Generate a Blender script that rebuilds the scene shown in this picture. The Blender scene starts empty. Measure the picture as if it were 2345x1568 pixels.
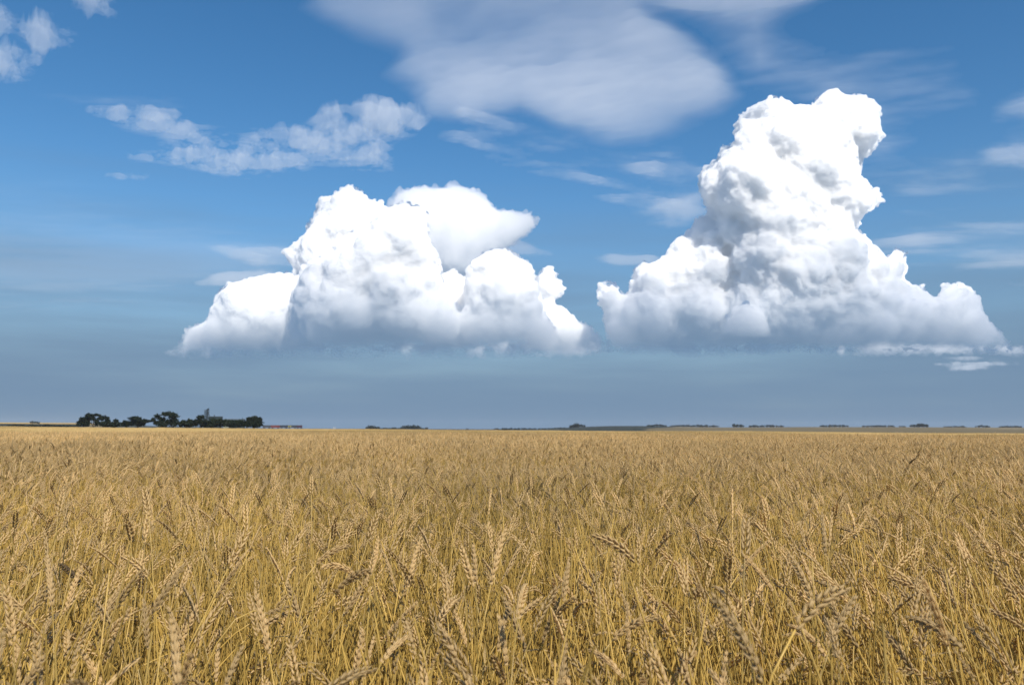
import bpy, bmesh, math, numpy as np
from mathutils import Vector, Matrix

sc = bpy.context.scene
COL = sc.collection
rad = math.radians

# ------------------------------------------------------------------ camera
W, H, F = 2345.0, 1568.0, 1823.9            # photograph at the size it was measured in
EYE = 1.15
cam = bpy.data.cameras.new('camera')
cam_ob = bpy.data.objects.new('camera', cam)
COL.objects.link(cam_ob)
cam.sensor_width = 36.0
cam.lens = 28.0
cam.clip_start = 0.05
cam.clip_end = 300000.0
cam.dof.use_dof = True
cam.dof.focus_distance = 2.6
cam.dof.aperture_fstop = 8.0
PITCH = math.atan2(198.0, F)
ROT = Matrix.Rotation(rad(90) + PITCH, 3, 'X') @ Matrix.Rotation(rad(0.2), 3, 'Z')
cam_ob.matrix_world = Matrix.Translation((0, 0, EYE)) @ ROT.to_4x4()
sc.camera = cam_ob
RN = np.array(ROT)

# ------------------------------------------------------------------ sky, sun, exposure
SUN_EL, SUN_AZ = rad(45), rad(154)           # azimuth clockwise from +Y: behind the camera, to the right
world = bpy.data.worlds.new('World')
sc.world = world
world.use_nodes = True
wn = world.node_tree
sky = wn.nodes.new('ShaderNodeTexSky')
sky.sky_type = 'NISHITA'
sky.sun_disc = False
sky.sun_elevation = SUN_EL
sky.sun_rotation = SUN_AZ
sky.altitude = 300
sky.air_density = 1.0
sky.dust_density = 0.6
sky.ozone_density = 2.2
hs = wn.nodes.new('ShaderNodeHueSaturation')
hs.inputs['Saturation'].default_value = 1.3
hs.inputs['Hue'].default_value = 0.497
wn.links.new(sky.outputs[0], hs.inputs['Color'])
wtc = wn.nodes.new('ShaderNodeTexCoord')
wsep = wn.nodes.new('ShaderNodeSeparateXYZ')
wn.links.new(wtc.outputs['Generated'], wsep.inputs[0])
wmr = wn.nodes.new('ShaderNodeMapRange')     # the grey-blue murk low in the sky
wmr.interpolation_type = 'SMOOTHERSTEP'
for i, v in ((1, 0.0), (2, 0.36), (3, 0.98), (4, 0.0)):
    wmr.inputs[i].default_value = v
wno = wn.nodes.new('ShaderNodeTexNoise')
wno.inputs['Scale'].default_value = 2.2
wno.inputs['Detail'].default_value = 5
wmp = wn.nodes.new('ShaderNodeMapping')
wmp.inputs['Scale'].default_value = (1, 1, 9)
wn.links.new(wtc.outputs['Generated'], wmp.inputs[0])
wn.links.new(wmp.outputs[0], wno.inputs['Vector'])
wad = wn.nodes.new('ShaderNodeMath')
wad.operation = 'MULTIPLY_ADD'
wad.inputs[1].default_value = 0.22
wn.links.new(wno.outputs[0], wad.inputs[0])
wsb = wn.nodes.new('ShaderNodeMath')
wsb.operation = 'SUBTRACT'
wsb.inputs[1].default_value = 0.11
wn.links.new(wsep.outputs[2], wsb.inputs[0])
wn.links.new(wsb.outputs[0], wad.inputs[2])
wn.links.new(wad.outputs[0], wmr.inputs[0])
wmx = wn.nodes.new('ShaderNodeMixRGB')
wmx.inputs[2].default_value = (1.28, 2.08, 3.18, 1)
wn.links.new(wmr.outputs[0], wmx.inputs[0])
wn.links.new(hs.outputs[0], wmx.inputs[1])
wbg = wn.nodes['Background']
wbg.inputs['Strength'].default_value = 0.112
wn.links.new(wmx.outputs[0], wbg.inputs['Color'])

sun = bpy.data.lights.new('sun', 'SUN')
sun.energy = 4.8
sun.angle = rad(0.5)
sun.color = (1.0, 0.93, 0.825)
sun_ob = bpy.data.objects.new('sun', sun)
COL.objects.link(sun_ob)
SD = Vector((math.sin(SUN_AZ) * math.cos(SUN_EL), math.cos(SUN_AZ) * math.cos(SUN_EL), math.sin(SUN_EL)))
sun_ob.rotation_euler = SD.to_track_quat('Z', 'Y').to_euler()

vs = sc.view_settings
vs.view_transform = 'Standard'
vs.look = 'None'
vs.exposure = 0.2
vs.gamma = 1.0
cy = sc.cycles
cy.max_bounces = 64
cy.diffuse_bounces = 6
cy.glossy_bounces = 2
cy.transmission_bounces = 4
cy.volume_bounces = 64
cy.transparent_max_bounces = 32
cy.use_denoising = True
cy.denoiser = 'OPENIMAGEDENOISE'
cy.denoising_input_passes = 'RGB_ALBEDO_NORMAL'
cy.denoising_prefilter = 'ACCURATE'
cy.sample_clamp_indirect = 8.0

# ------------------------------------------------------------------ helpers
rng = np.random.default_rng(11)


def ray(px, py):
    px = np.asarray(px, float)
    py = np.asarray(py, float)
    d = np.stack([(px - W / 2) / F, (H / 2 - py) / F, -np.ones_like(px + py)], -1)
    return d @ RN.T


def at(px, py, dist):
    """point seen at a pixel of the 4096-wide photograph, at a forward distance"""
    d = ray(px / 1.7467, py / 1.7467)
    return np.array([0, 0, EYE]) + d * (dist / d[1])


def tag(o, label=None, cat=None, group=None, kind=None):
    if label:
        o['label'] = label
    if cat:
        o['category'] = cat
    if group:
        o['group'] = group
    if kind:
        o['kind'] = kind
    return o


def empty(name, loc):
    o = bpy.data.objects.new(name, None)
    o.empty_display_size = 0.1
    o.location = loc
    COL.objects.link(o)
    return o


def mesh_from(name, V, faces, mats, fmat=None, smooth=False):
    me = bpy.data.meshes.new(name)
    V = np.asarray(V, dtype=np.float32)
    me.vertices.add(len(V))
    me.vertices.foreach_set('co', V.ravel())
    if isinstance(faces, np.ndarray):
        n, k = faces.shape
        me.loops.add(n * k)
        me.loops.foreach_set('vertex_index', faces.astype(np.int32).ravel())
        me.polygons.add(n)
        me.polygons.foreach_set('loop_start', np.arange(0, n * k, k, dtype=np.int32))
    else:
        n = len(faces)
        ln = np.array([len(f) for f in faces], dtype=np.int32)
        me.loops.add(int(ln.sum()))
        me.loops.foreach_set('vertex_index', np.array([i for f in faces for i in f], dtype=np.int32))
        me.polygons.add(n)
        me.polygons.foreach_set('loop_start', np.concatenate([[0], np.cumsum(ln)[:-1]]).astype(np.int32))
    for m in mats:
        me.materials.append(m)
    if fmat is not None:
        me.polygons.foreach_set('material_index', np.asarray(fmat, dtype=np.int32))
    me.update(calc_edges=True)
    me.polygons.foreach_set('use_smooth', np.full(n, bool(smooth)))
    return me


def link(name, me, parent=None, loc=None):
    o = bpy.data.objects.new(name, me)
    COL.objects.link(o)
    if parent is not None:
        o.parent = parent
    if loc is not None:
        o.location = loc
    return o


class MB:
    """collects tubes, boxes and blobs of one mesh"""

    def __init__(self):
        self.v, self.f, self.m, self.n = [], [], [], 0

    def add(self, V, Fc, m=0):
        self.v.append(np.asarray(V, float))
        self.f += [tuple(int(i) + self.n for i in f) for f in Fc]
        self.m += [m] * len(Fc)
        self.n += len(V)

    def box(self, c, s, m=0):
        c = np.array(c, float)
        s = np.array(s, float) / 2
        V = [c + s * np.array(q) for q in ((-1, -1, -1), (1, -1, -1), (1, 1, -1), (-1, 1, -1), (-1, -1, 1), (1, -1, 1), (1, 1, 1), (-1, 1, 1))]
        self.add(V, [(0, 3, 2, 1), (4, 5, 6, 7), (0, 1, 5, 4), (1, 2, 6, 5), (2, 3, 7, 6), (3, 0, 4, 7)], m)

    def tube(self, P, R, seg=5, m=0, cap=True):
        P = np.asarray(P, float)
        n = len(P)
        T = np.gradient(P, axis=0)
        T /= np.linalg.norm(T, axis=1)[:, None] + 1e-12
        up = np.array([1.0, 0, 0]) if abs(T[0][0]) < .8 else np.array([0, 1.0, 0])
        V = []
        for i in range(n):
            a = np.cross(T[i], up)
            a /= np.linalg.norm(a) + 1e-12
            b = np.cross(T[i], a)
            for k in range(seg):
                q = 2 * math.pi * k / seg
                V.append(P[i] + (a * math.cos(q) + b * math.sin(q)) * R[i])
        Fc = []
        for i in range(n - 1):
            for k in range(seg):
                k2 = (k + 1) % seg
                Fc.append((i * seg + k, i * seg + k2, (i + 1) * seg + k2, (i + 1) * seg + k))
        if cap:
            Fc.append(tuple(range(seg - 1, -1, -1)))
            Fc.append(tuple((n - 1) * seg + k for k in range(seg)))
        self.add(V, Fc, m)

    def mesh(self, name, mats, smooth=False):
        return mesh_from(name, np.concatenate(self.v), self.f, mats, self.m, smooth)

    def build(self, name, mats, parent=None, loc=None, smooth=False):
        return link(name, self.mesh(name, mats if isinstance(mats, list) else [mats], smooth), parent, loc)


_lat = {}


def vnoise(x, y, seed):
    if seed not in _lat:
        _lat[seed] = np.random.default_rng(seed).random((256, 256))
    L = _lat[seed]
    xi, yi = np.floor(x).astype(int), np.floor(y).astype(int)
    fx, fy = x - xi, y - yi
    fx, fy = fx * fx * fx * (fx * (fx * 6 - 15) + 10), fy * fy * fy * (fy * (fy * 6 - 15) + 10)
    a, b = L[xi & 255, yi & 255], L[(xi + 1) & 255, yi & 255]
    c, d = L[xi & 255, (yi + 1) & 255], L[(xi + 1) & 255, (yi + 1) & 255]
    return (a * (1 - fx) + b * fx) * (1 - fy) + (c * (1 - fx) + d * fx) * fy


def fbm(x, y, scale, octv=4, seed=1, gain=.5):
    s, amp, tot = 0, 1.0, 0
    x, y = np.asarray(x, float) / scale, np.asarray(y, float) / scale
    for i in range(octv):
        c, d = math.cos(i * 1.1), math.sin(i * 1.1)
        s = s + amp * vnoise((x * c - y * d) * 2 ** i + 17.3 * i, (x * d + y * c) * 2 ** i + 5.1 * i, seed + i)
        tot += amp
        amp *= gain
    return s / tot


def sstep(a, b, x):
    t = np.clip((np.asarray(x, float) - a) / (b - a), 0, 1)
    return t * t * (3 - 2 * t)


def inside(poly, p):
    x, y = p[:, 0], p[:, 1]
    c = np.zeros(len(p), bool)
    j = len(poly) - 1
    for i in range(len(poly)):
        xi, yi = poly[i]
        xj, yj = poly[j]
        c ^= ((yi > y) != (yj > y)) & (x < (xj - xi) * (y - yi) / (yj - yi + 1e-12) + xi)
        j = i
    return c


def edged(poly, p):
    b = np.roll(poly, -1, 0)
    d = np.full(len(p), 1e18)
    for i in range(len(poly)):
        e = b[i] - poly[i]
        t = np.clip(((p - poly[i]) @ e) / (e @ e + 1e-12), 0, 1)
        q = p - (poly[i] + t[:, None] * e)
        d = np.minimum(d, (q ** 2).sum(1))
    return np.sqrt(d)


def new_mat(name):
    m = bpy.data.materials.new(name)
    m.use_nodes = True
    return m, m.node_tree, m.node_tree.nodes['Principled BSDF']


def plain(name, col, rough=.8, var=.15, scale=3.0, rnd=0.0, coord='Object', metallic=0.0):
    """principled colour broken up by object-space noise (and per-object variation)"""
    m, nt, p = new_mat(name)
    p.inputs['Roughness'].default_value = rough
    p.inputs['Metallic'].default_value = metallic
    tc = nt.nodes.new('ShaderNodeTexCoord')
    no = nt.nodes.new('ShaderNodeTexNoise')
    no.inputs['Scale'].default_value = scale
    no.inputs['Detail'].default_value = 5
    nt.links.new(tc.outputs[coord], no.inputs['Vector'])
    mr = nt.nodes.new('ShaderNodeMapRange')
    for i, v in ((1, .25), (2, .75), (3, 1 - var), (4, 1 + var)):
        mr.inputs[i].default_value = v
    nt.links.new(no.outputs[0], mr.inputs[0])
    fac = mr.outputs[0]
    if rnd:
        oi = nt.nodes.new('ShaderNodeObjectInfo')
        mr2 = nt.nodes.new('ShaderNodeMapRange')
        mr2.inputs[3].default_value = 1 - rnd
        mr2.inputs[4].default_value = 1 + rnd
        nt.links.new(oi.outputs['Random'], mr2.inputs[0])
        mu = nt.nodes.new('ShaderNodeMath')
        mu.operation = 'MULTIPLY'
        nt.links.new(fac, mu.inputs[0])
        nt.links.new(mr2.outputs[0], mu.inputs[1])
        fac = mu.outputs[0]
    vm = nt.nodes.new('ShaderNodeVectorMath')
    vm.operation = 'SCALE'
    vm.inputs[0].default_value = col
    nt.links.new(fac, vm.inputs['Scale'])
    nt.links.new(vm.outputs[0], p.inputs['Base Color'])
    return m


# ------------------------------------------------------------------ the land
def elev(px, py):
    d = ray(np.asarray(px) / 1.7467, np.asarray(py) / 1.7467)
    return d[..., 2] / np.hypot(d[..., 0], d[..., 1]), np.arctan2(d[..., 0], d[..., 1])


# top edge of the golden field, and the ground skyline far behind it (4096-px photograph)
ED = np.array([(-300, 1705), (0, 1705), (310, 1707.5), (600, 1711), (1000, 1713), (1300, 1718), (1700, 1717.5), (2100, 1721), (2500, 1723), (3000, 1723), (3400, 1727.5), (3700, 1731), (4096, 1733), (4400, 1734)], float)
SK = np.array([(-300, 1688), (0, 1690), (310, 1692), (600, 1703), (1050, 1712), (1400, 1715), (2000, 1720), (2150, 1716), (2330, 1707), (2450, 1703.5), (2560, 1703.5), (2700, 1706), (2900, 1709), (3200, 1707.5), (3600, 1708), (4096, 1710), (4400, 1710)], float)
te, ae = elev(ED[:, 0], ED[:, 1])
ts, as_ = elev(SK[:, 0], SK[:, 1])
CANOPY = 0.74
R_EDGE, R_SKY = 330.0, 3300.0


def terrain(x, y):
    r = np.hypot(x, y)
    az = np.arctan2(x, y)
    ze = EYE + np.interp(az, ae, te) * R_EDGE - CANOPY - .08
    zs = EYE + np.interp(az, as_, ts) * R_SKY
    k = 1 - sstep(1.0, 2.2, np.abs(az))
    ze, zs = ze * k, zs * k
    dip = np.minimum(ze, zs * .3) - 2.2
    z = ze * sstep(70, R_EDGE, r)
    z = z + (dip - ze) * sstep(R_EDGE + 20, 520, r)
    z = z + (zs - dip) * sstep(620, R_SKY, r)
    z = z - 6 * sstep(R_SKY + 100, 6000, r)
    sw = (fbm(x, y, 55, 3, 40) - .5) * .85 * sstep(25, 120, r) * (1 - sstep(R_EDGE * .72, R_EDGE * .95, r))
    return z + sw


azs = np.concatenate([np.linspace(-math.pi, -.75, 40)[:-1], np.linspace(-.75, .75, 301), np.linspace(.75, math.pi, 40)[1:-1]])
rs = np.concatenate([[0.0], np.geomspace(.8, 6000, 150)])
A, Rr = np.meshgrid(azs, rs)
gx, gy = np.sin(A) * Rr, np.cos(A) * Rr
gz = terrain(gx, gy)
nr, na = A.shape
idx = np.arange(nr * na).reshape(nr, na)
a_, b_ = idx[:-1], idx[1:]
quads = np.stack([a_, np.roll(a_, -1, 1), np.roll(b_, -1, 1), b_], -1).reshape(-1, 4)
quads = quads[:, ::-1]

# colours of the ground itself: bare soil under the wheat, then the farmland beyond it
soil = np.array([.075, .055, .032])
stub = np.array([.185, .155, .098])
gold = np.array([.42, .29, .105])
dark = np.array([.040, .048, .045])
colr = np.zeros((nr, na, 3)) + soil
pxa = np.interp(A, np.concatenate([[-4], as_, [4]]), np.concatenate([[-900], SK[:, 0], [5000]]))
far = (Rr > 520)[..., None]
base = np.where((fbm(gx, gy, 900, 2, 60) > .5)[..., None], stub, stub * .8)
colr = np.where(far, base, colr)
left_dark = (pxa < 340) & (Rr > 480) & (Rr < 2100)
colr = np.where(left_dark[..., None], dark, colr)
left_gold = (pxa < 420) & (Rr > 2100)
colr = np.where(left_gold[..., None], gold, colr)
midl = (pxa > 420) & (pxa < 2230) & (Rr > 480)
colr = np.where(midl[..., None], dark * 1.4, colr)
hill = (pxa > 2230) & (pxa < 2640 + 60 * np.sin(Rr / 300.0)) & (Rr > 900)
colr = np.where(hill[..., None], dark * 1.1, colr)
ledge = (pxa > 3050) & (Rr > 480) & (Rr < 640)
colr = np.where(ledge[..., None], np.array([.06, .055, .035]), colr)

m_ground, nt, p = new_mat('farmland')
p.inputs['Specular IOR Level'].default_value = 0.0
p.inputs['Roughness'].default_value = .95
at_n = nt.nodes.new('ShaderNodeAttribute')
at_n.attribute_name = 'crop'
no = nt.nodes.new('ShaderNodeTexNoise')
no.inputs['Scale'].default_value = .05
no.inputs['Detail'].default_value = 9
geo = nt.nodes.new('ShaderNodeNewGeometry')
nt.links.new(geo.outputs['Position'], no.inputs['Vector'])
mr = nt.nodes.new('ShaderNodeMapRange')
for i, v in ((1, .3), (2, .7), (3, .8), (4, 1.2)):
    mr.inputs[i].default_value = v
nt.links.new(no.outputs[0], mr.inputs[0])
vm = nt.nodes.new('ShaderNodeVectorMath')
vm.operation = 'SCALE'
nt.links.new(at_n.outputs['Color'], vm.inputs[0])
nt.links.new(mr.outputs[0], vm.inputs['Scale'])
nt.links.new(vm.outputs[0], p.inputs['Base Color'])
me = mesh_from('ground', np.stack([gx, gy, gz], -1).reshape(-1, 3), quads, [m_ground], smooth=True)
ca = me.color_attributes.new('crop', 'FLOAT_COLOR', 'POINT')
ca.data.foreach_set('color', np.concatenate([colr.reshape(-1, 3), np.ones((nr * na, 1))], 1).astype(np.float32).ravel())
ground = tag(link('ground', me), kind='structure')

# ------------------------------------------------------------------ clouds: closed shapes filled with scattering droplets
m_cum = bpy.data.materials.new('cumulus_droplets')
m_cum.use_nodes = True
nt = m_cum.node_tree
nt.nodes.clear()
o_ = nt.nodes.new('ShaderNodeOutputMaterial')
sca = nt.nodes.new('ShaderNodeVolumeScatter')
sca.inputs['Color'].default_value = (1, 1, 1, 1)
sca.inputs['Anisotropy'].default_value = 0.0
geo = nt.nodes.new('ShaderNodeNewGeometry')
sx = nt.nodes.new('ShaderNodeSeparateXYZ')
nt.links.new(geo.outputs['Position'], sx.inputs[0])
mr = nt.nodes.new('ShaderNodeMapRange')
mr.inputs[1].default_value = 1030
mr.inputs[2].default_value = 1850
nt.links.new(sx.outputs[2], mr.inputs[0])
pw = nt.nodes.new('ShaderNodeMath')
pw.operation = 'POWER'
pw.inputs[1].default_value = 2.4
nt.links.new(mr.outputs[0], pw.inputs[0])
mu = nt.nodes.new('ShaderNodeMath')
mu.operation = 'MULTIPLY'
mu.inputs[1].default_value = 0.036
nt.links.new(pw.outputs[0], mu.inputs[0])
nt.links.new(mu.outputs[0], sca.inputs['Density'])
nt.links.new(sca.outputs[0], o_.inputs['Volume'])


def thin_mat(name, density):
    m = bpy.data.materials.new(name)
    m.use_nodes = True
    t = m.node_tree
    t.nodes.clear()
    o = t.nodes.new('ShaderNodeOutputMaterial')
    s = t.nodes.new('ShaderNodeVolumeScatter')
    s.inputs['Color'].default_value = (1, 1, 1, 1)
    s.inputs['Density'].default_value = density
    t.links.new(s.outputs[0], o.inputs['Volume'])
    return m


m_thin = thin_mat('ice_cloud', 0.0010)
m_soft = thin_mat('soft_cloud', 0.005)


def ico(sub):
    bm = bmesh.new()
    bmesh.ops.create_icosphere(bm, subdivisions=sub, radius=1)
    v = np.array([q.co[:] for q in bm.verts])
    f = np.array([[q.index for q in k.verts] for k in bm.faces])
    bm.free()
    return v, f


ICO2, ICO1 = ico(2), ico(1)


def lobe(poly_px, D, y0=0.0, rmin=50, rmax=600, n=350, rim=1.0, deep=1.0):
    """fills a traced outline at distance D with a fractal pile of billows"""
    r = ray(*np.array(poly_px, float).T)
    s = (D + y0) / r[:, 1]
    P = np.stack([r[:, 0] * s, EYE + r[:, 2] * s], 1)
    lo, hi = P.min(0), P.max(0)
    c = lo + rng.random((n * 10, 2)) * (hi - lo)
    c = c[inside(P, c)]
    d = edged(P, c)
    dm = min(d.max(), 1500)
    h = np.sqrt(np.maximum(0, dm ** 2 - (dm - np.minimum(d, dm)) ** 2)) * deep
    out = []
    for i in rng.permutation(len(c))[:n]:
        rr = min(d[i], 1300) * .97
        out.append((c[i, 0], D + y0 + (rng.random() - .5) * max(0, 2 * (h[i] - rr)), c[i, 1], rr))
    for i in rng.permutation(len(c))[:int(n * 1.9)]:
        rr = rmin * (rmax / rmin) ** (rng.random() ** 1.35)
        rr = min(rr, d[i] + rmin * .3)
        out.append((c[i, 0], D + y0 - (h[i] - rr * (.8 - .45 * rng.random())) * (1 if rng.random() < .75 else -1), c[i, 1], rr))
    per = np.roll(P, -1, 0) - P
    L = np.sqrt((per ** 2).sum(1))
    nrm = np.stack([-per[:, 1], per[:, 0]], 1) / L[:, None]
    mid = P + per * .5
    nrm = np.where(inside(P, mid + nrm * 8)[:, None], nrm, -nrm)
    for i in range(len(P)):
        for q in range(int(L[i] / (rmin * .95) * rim) + 1):
            rr = rmin * (.75 + 1.3 * rng.random() ** 2)
            t = P[i] + per[i] * rng.random()
            t = t + nrm[i] * rr * (.30 + .45 * rng.random())
            out.append((t[0], D + y0 + rng.normal() * rmin * 1.2, t[1], rr))
    out = np.array(out)                      # nearer billows shrink towards the eye so the outline keeps its width
    f = out[:, 1] / (D + y0)
    out[:, 0] *= f
    out[:, 2] = EYE + (out[:, 2] - EYE) * f
    out[:, 3] *= f
    return out.tolist()


def cloud(name, sph, voxel, disp, mat, label, group=None):
    s = np.array(sph)
    v, f = ICO2
    V = (s[:, None, :3] + v[None] * s[:, 3, None, None]).reshape(-1, 3)
    Fc = (f[None] + (np.arange(len(s)) * len(v))[:, None, None]).reshape(-1, 3)
    o0 = np.array([V[:, 0].mean(), V[:, 1].mean(), V[:, 2].min()])
    o = link(name, mesh_from(name, V - o0, Fc, [mat]), loc=o0.tolist())
    m = o.modifiers.new('r', 'REMESH')
    m.mode = 'VOXEL'
    m.voxel_size = voxel
    m = o.modifiers.new('s', 'SMOOTH')
    m.factor = .5
    m.iterations = 2
    for i, (size, amp, depth) in enumerate(disp):
        t = bpy.data.textures.new(f'{name}_billow', 'CLOUDS')
        t.noise_scale = size
        t.noise_depth = depth
        t.noise_type = 'HARD_NOISE'
        m = o.modifiers.new(f'd{i}', 'DISPLACE')
        m.texture = t
        m.strength = amp
        m.mid_level = .5
        m.texture_coords = 'LOCAL'
    m = o.modifiers.new('t', 'SMOOTH')
    m.factor = .5
    m.iterations = 2
    e = o.evaluated_get(bpy.context.evaluated_depsgraph_get())
    nm = bpy.data.meshes.new_from_object(e)
    o.modifiers.clear()
    nv = len(nm.vertices)                     # drop crumbs that float free of the cloud
    E = np.empty(len(nm.edges) * 2, np.int32)
    nm.edges.foreach_get('vertices', E)
    E = E.reshape(-1, 2)
    lab = np.arange(nv)
    while True:
        old = lab.copy()
        mn = np.minimum(lab[E[:, 0]], lab[E[:, 1]])
        np.minimum.at(lab, E[:, 0], mn)
        np.minimum.at(lab, E[:, 1], mn)
        for _ in range(4):
            lab = lab[lab]
        if (lab == old).all():
            break
    drop = lab != np.bincount(lab).argmax()
    if drop.any():
        bm = bmesh.new()
        bm.from_mesh(nm)
        bm.verts.ensure_lookup_table()
        bmesh.ops.delete(bm, geom=[bm.verts[int(i)] for i in np.nonzero(drop)[0]], context='VERTS')
        bm.to_mesh(nm)
        bm.free()
    o.data = nm
    nm.polygons.foreach_set('use_smooth', np.ones(len(nm.polygons), bool))
    nm.materials.clear()
    nm.materials.append(mat)
    return tag(o, label, 'cloud', group)


DC = 12000.0
BILLOW = [(560, 80, 0), (240, 70, 1), (95, 50, 2)]
left = []
left += lobe([(385, 812), (400, 790), (430, 745), (470, 730), (490, 690), (500, 660), (520, 645), (600, 630), (680, 620), (720, 700), (720, 812)], DC, 300, 45, 350, 260)
left += lobe([(645, 572), (670, 560), (700, 530), (700, 505), (725, 480), (740, 455), (770, 435), (800, 420), (825, 430), (845, 450), (880, 465), (910, 470), (960, 520), (940, 660), (720, 660), (660, 600)], DC, 800, 50, 450, 200)
left += lobe([(665, 790), (665, 680), (690, 612), (740, 577), (790, 547), (800, 527), (850, 507), (890, 475), (920, 457), (960, 470), (985, 490), (985, 540), (1000, 580), (1020, 640), (1060, 720), (1050, 805), (680, 808)], DC, -500, 50, 500, 420)
left += lobe([(1030, 806), (1055, 700), (1068, 612), (1100, 577), (1130, 565), (1165, 567), (1210, 592), (1228, 622), (1237, 690), (1280, 760), (1300, 806)], DC, -450, 45, 350, 260)
left += lobe([(1190, 812), (1215, 650), (1230, 615), (1262, 612), (1290, 640), (1297, 665), (1278, 690), (1330, 730), (1370, 755), (1385, 780), (1380, 815)], DC, 250, 40, 220, 200)
left += lobe([(960, 806), (985, 650), (1040, 612), (1085, 645), (1095, 806)], DC, 450, 45, 300, 160)
left += lobe([(375, 806), (440, 788), (560, 792), (700, 784), (850, 790), (1000, 780), (1150, 786), (1300, 782), (1400, 790), (1385, 815), (1250, 822), (1000, 828), (750, 822), (600, 828), (480, 830), (400, 820)], DC, 1000, 60, 220, 260, deep=3.0)
cloud('cumulus_cloud', left, 14, BILLOW, m_cum, 'broad white cumulus with several rounded domes left of the tallest cloud')

right = []
right += lobe([(1655, 800), (1650, 560), (1620, 490), (1600, 440), (1595, 405), (1610, 380), (1640, 365), (1650, 330), (1680, 325), (1680, 290), (1690, 260), (1730, 235), (1775, 218), (1800, 230), (1820, 245), (1860, 240), (1870, 225), (1890, 215), (1910, 203), (1930, 215), (1945, 222), (1985, 220), (2005, 235), (2015, 265), (2020, 300), (2015, 325), (2000, 345), (1975, 365), (1970, 400), (1990, 425), (2010, 430), (2025, 460), (2010, 475), (1985, 490), (1975, 505), (1960, 530), (1985, 545), (2010, 570), (2020, 700), (1990, 800)], DC, -300, 50, 600, 560)
right += lobe([(1385, 806), (1375, 720), (1365, 690), (1370, 645), (1395, 637), (1420, 655), (1430, 670), (1445, 620), (1470, 595), (1500, 600), (1530, 590), (1535, 560), (1560, 540), (1600, 505), (1640, 480), (1700, 540), (1730, 806)], DC, -250, 45, 380, 300)
right += lobe([(1850, 806), (1880, 640), (1920, 580), (1985, 545), (2010, 570), (2035, 590), (2050, 562), (2075, 575), (2083, 610), (2070, 640), (2100, 650), (2118, 655), (2135, 685), (2160, 650), (2190, 642), (2235, 670), (2250, 710), (2290, 750), (2340, 806)], DC, -600, 45, 380, 340)
right += lobe([(1640, 775), (1660, 720), (1680, 697), (1710, 690), (1750, 710), (1775, 775)], DC, -1500, 40, 160, 120)
right += lobe([(1380, 800), (1500, 782), (1640, 788), (1760, 780), (1900, 790), (2050, 780), (2200, 788), (2345, 790), (2420, 805), (2340, 815), (2150, 812), (2000, 818), (1800, 812), (1600, 822), (1450, 815)], DC, 900, 60, 220, 260, deep=3.0)
cloud('cumulus_cloud', right, 14, BILLOW, m_cum, 'tallest cloud, a white cumulus tower rising above the right of the field')

anvil = lobe([(890, 470), (912, 430), (960, 422), (1040, 420), (1090, 435), (1120, 455), (1140, 470), (1190, 482), (1240, 495), (1235, 520), (1195, 552), (1150, 580), (1110, 640), (980, 640), (900, 540)], DC, 2000, 55, 320, 260, deep=.7)
cloud('cumulus_cloud', anvil, 20, [(500, 120, 1), (220, 90, 1), (100, 40, 1)], m_soft, 'smooth pale cloud with a level top behind the domes of the broad cumulus')


def thin_cloud(name, poly, label, alt=6000.0, thick=400.0, soft=40.0, step=4.0, ns=900.0, amt=.8, fine=0.0, fs=160.0, stretch=(1, 1), seed=5, mat=None, rot=0.0):
    """a layer of ice cloud at its altitude: closed sheet whose depth varies and runs out to nothing at its rim"""
    soft = soft * 1.6
    thick = thick * .4
    P = np.array(poly, float)
    lo, hi = P.min(0) - soft, P.max(0) + soft
    X, Y = np.meshgrid(np.arange(lo[0], hi[0], step), np.arange(lo[1], hi[1], step))
    q = np.stack([X.ravel(), Y.ravel()], 1)
    sd = edged(P, q) * np.where(inside(P, q), 1, -1)
    d = ray(q[:, 0], q[:, 1])
    s = (alt - EYE) / d[:, 2]
    wx, wy = d[:, 0] * s, d[:, 1] * s
    c, n_ = math.cos(rot), math.sin(rot)
    ux, uy = (wx * c - wy * n_) / stretch[0], (wx * n_ + wy * c) / stretch[1]
    b = fbm(ux, uy, ns, 6, seed, .62)
    t = sstep(-soft * .6, soft, sd + (b - .5) * soft * 4 * amt)
    t = t * (1 - amt + amt * 2 * sstep(.25, .75, b))
    if fine:
        g = fbm(ux, uy, fs, 4, seed + 20, .6)
        t = t * (1 - fine + fine * 2 * sstep(.35, .65, g))
    t = np.maximum(t, 0) ** 1.6 * sstep(-soft, 0, sd)
    T = (t * thick).reshape(X.shape)
    keepv = T > thick * .03
    kc = keepv[:-1, :-1] | keepv[1:, :-1] | keepv[:-1, 1:] | keepv[1:, 1:]
    T = np.maximum(T, thick * .004)
    wx, wy = wx.reshape(X.shape), wy.reshape(X.shape)
    N = X.size
    idn = np.arange(N).reshape(X.shape)
    top = np.stack([wx, wy, alt + T * .6], -1).reshape(-1, 3)
    bot = np.stack([wx, wy, alt - T * .4], -1).reshape(-1, 3)
    cell = np.stack([idn[:-1, :-1], idn[:-1, 1:], idn[1:, 1:], idn[1:, :-1]], -1)[kc]
    e = np.concatenate([cell[:, [i, (i + 1) % 4]] for i in range(4)])
    key = np.sort(e, 1) @ np.array([N, 1])
    uq, inv, cnt = np.unique(key, return_inverse=True, return_counts=True)
    rim = e[cnt[inv] == 1]
    side = np.stack([rim[:, 1], rim[:, 0], rim[:, 0] + N, rim[:, 1] + N], -1)
    quads = np.concatenate([cell, cell[:, ::-1] + N, side])
    V = np.concatenate([top, bot])
    used, inv2 = np.unique(quads, return_inverse=True)
    quads = inv2.reshape(quads.shape)
    V = V[used]
    o0 = V.mean(0)
    o = link(name, mesh_from(name, V - o0, quads, [mat or m_thin], smooth=True), loc=o0.tolist())
    return tag(o, label, 'cloud')


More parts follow.
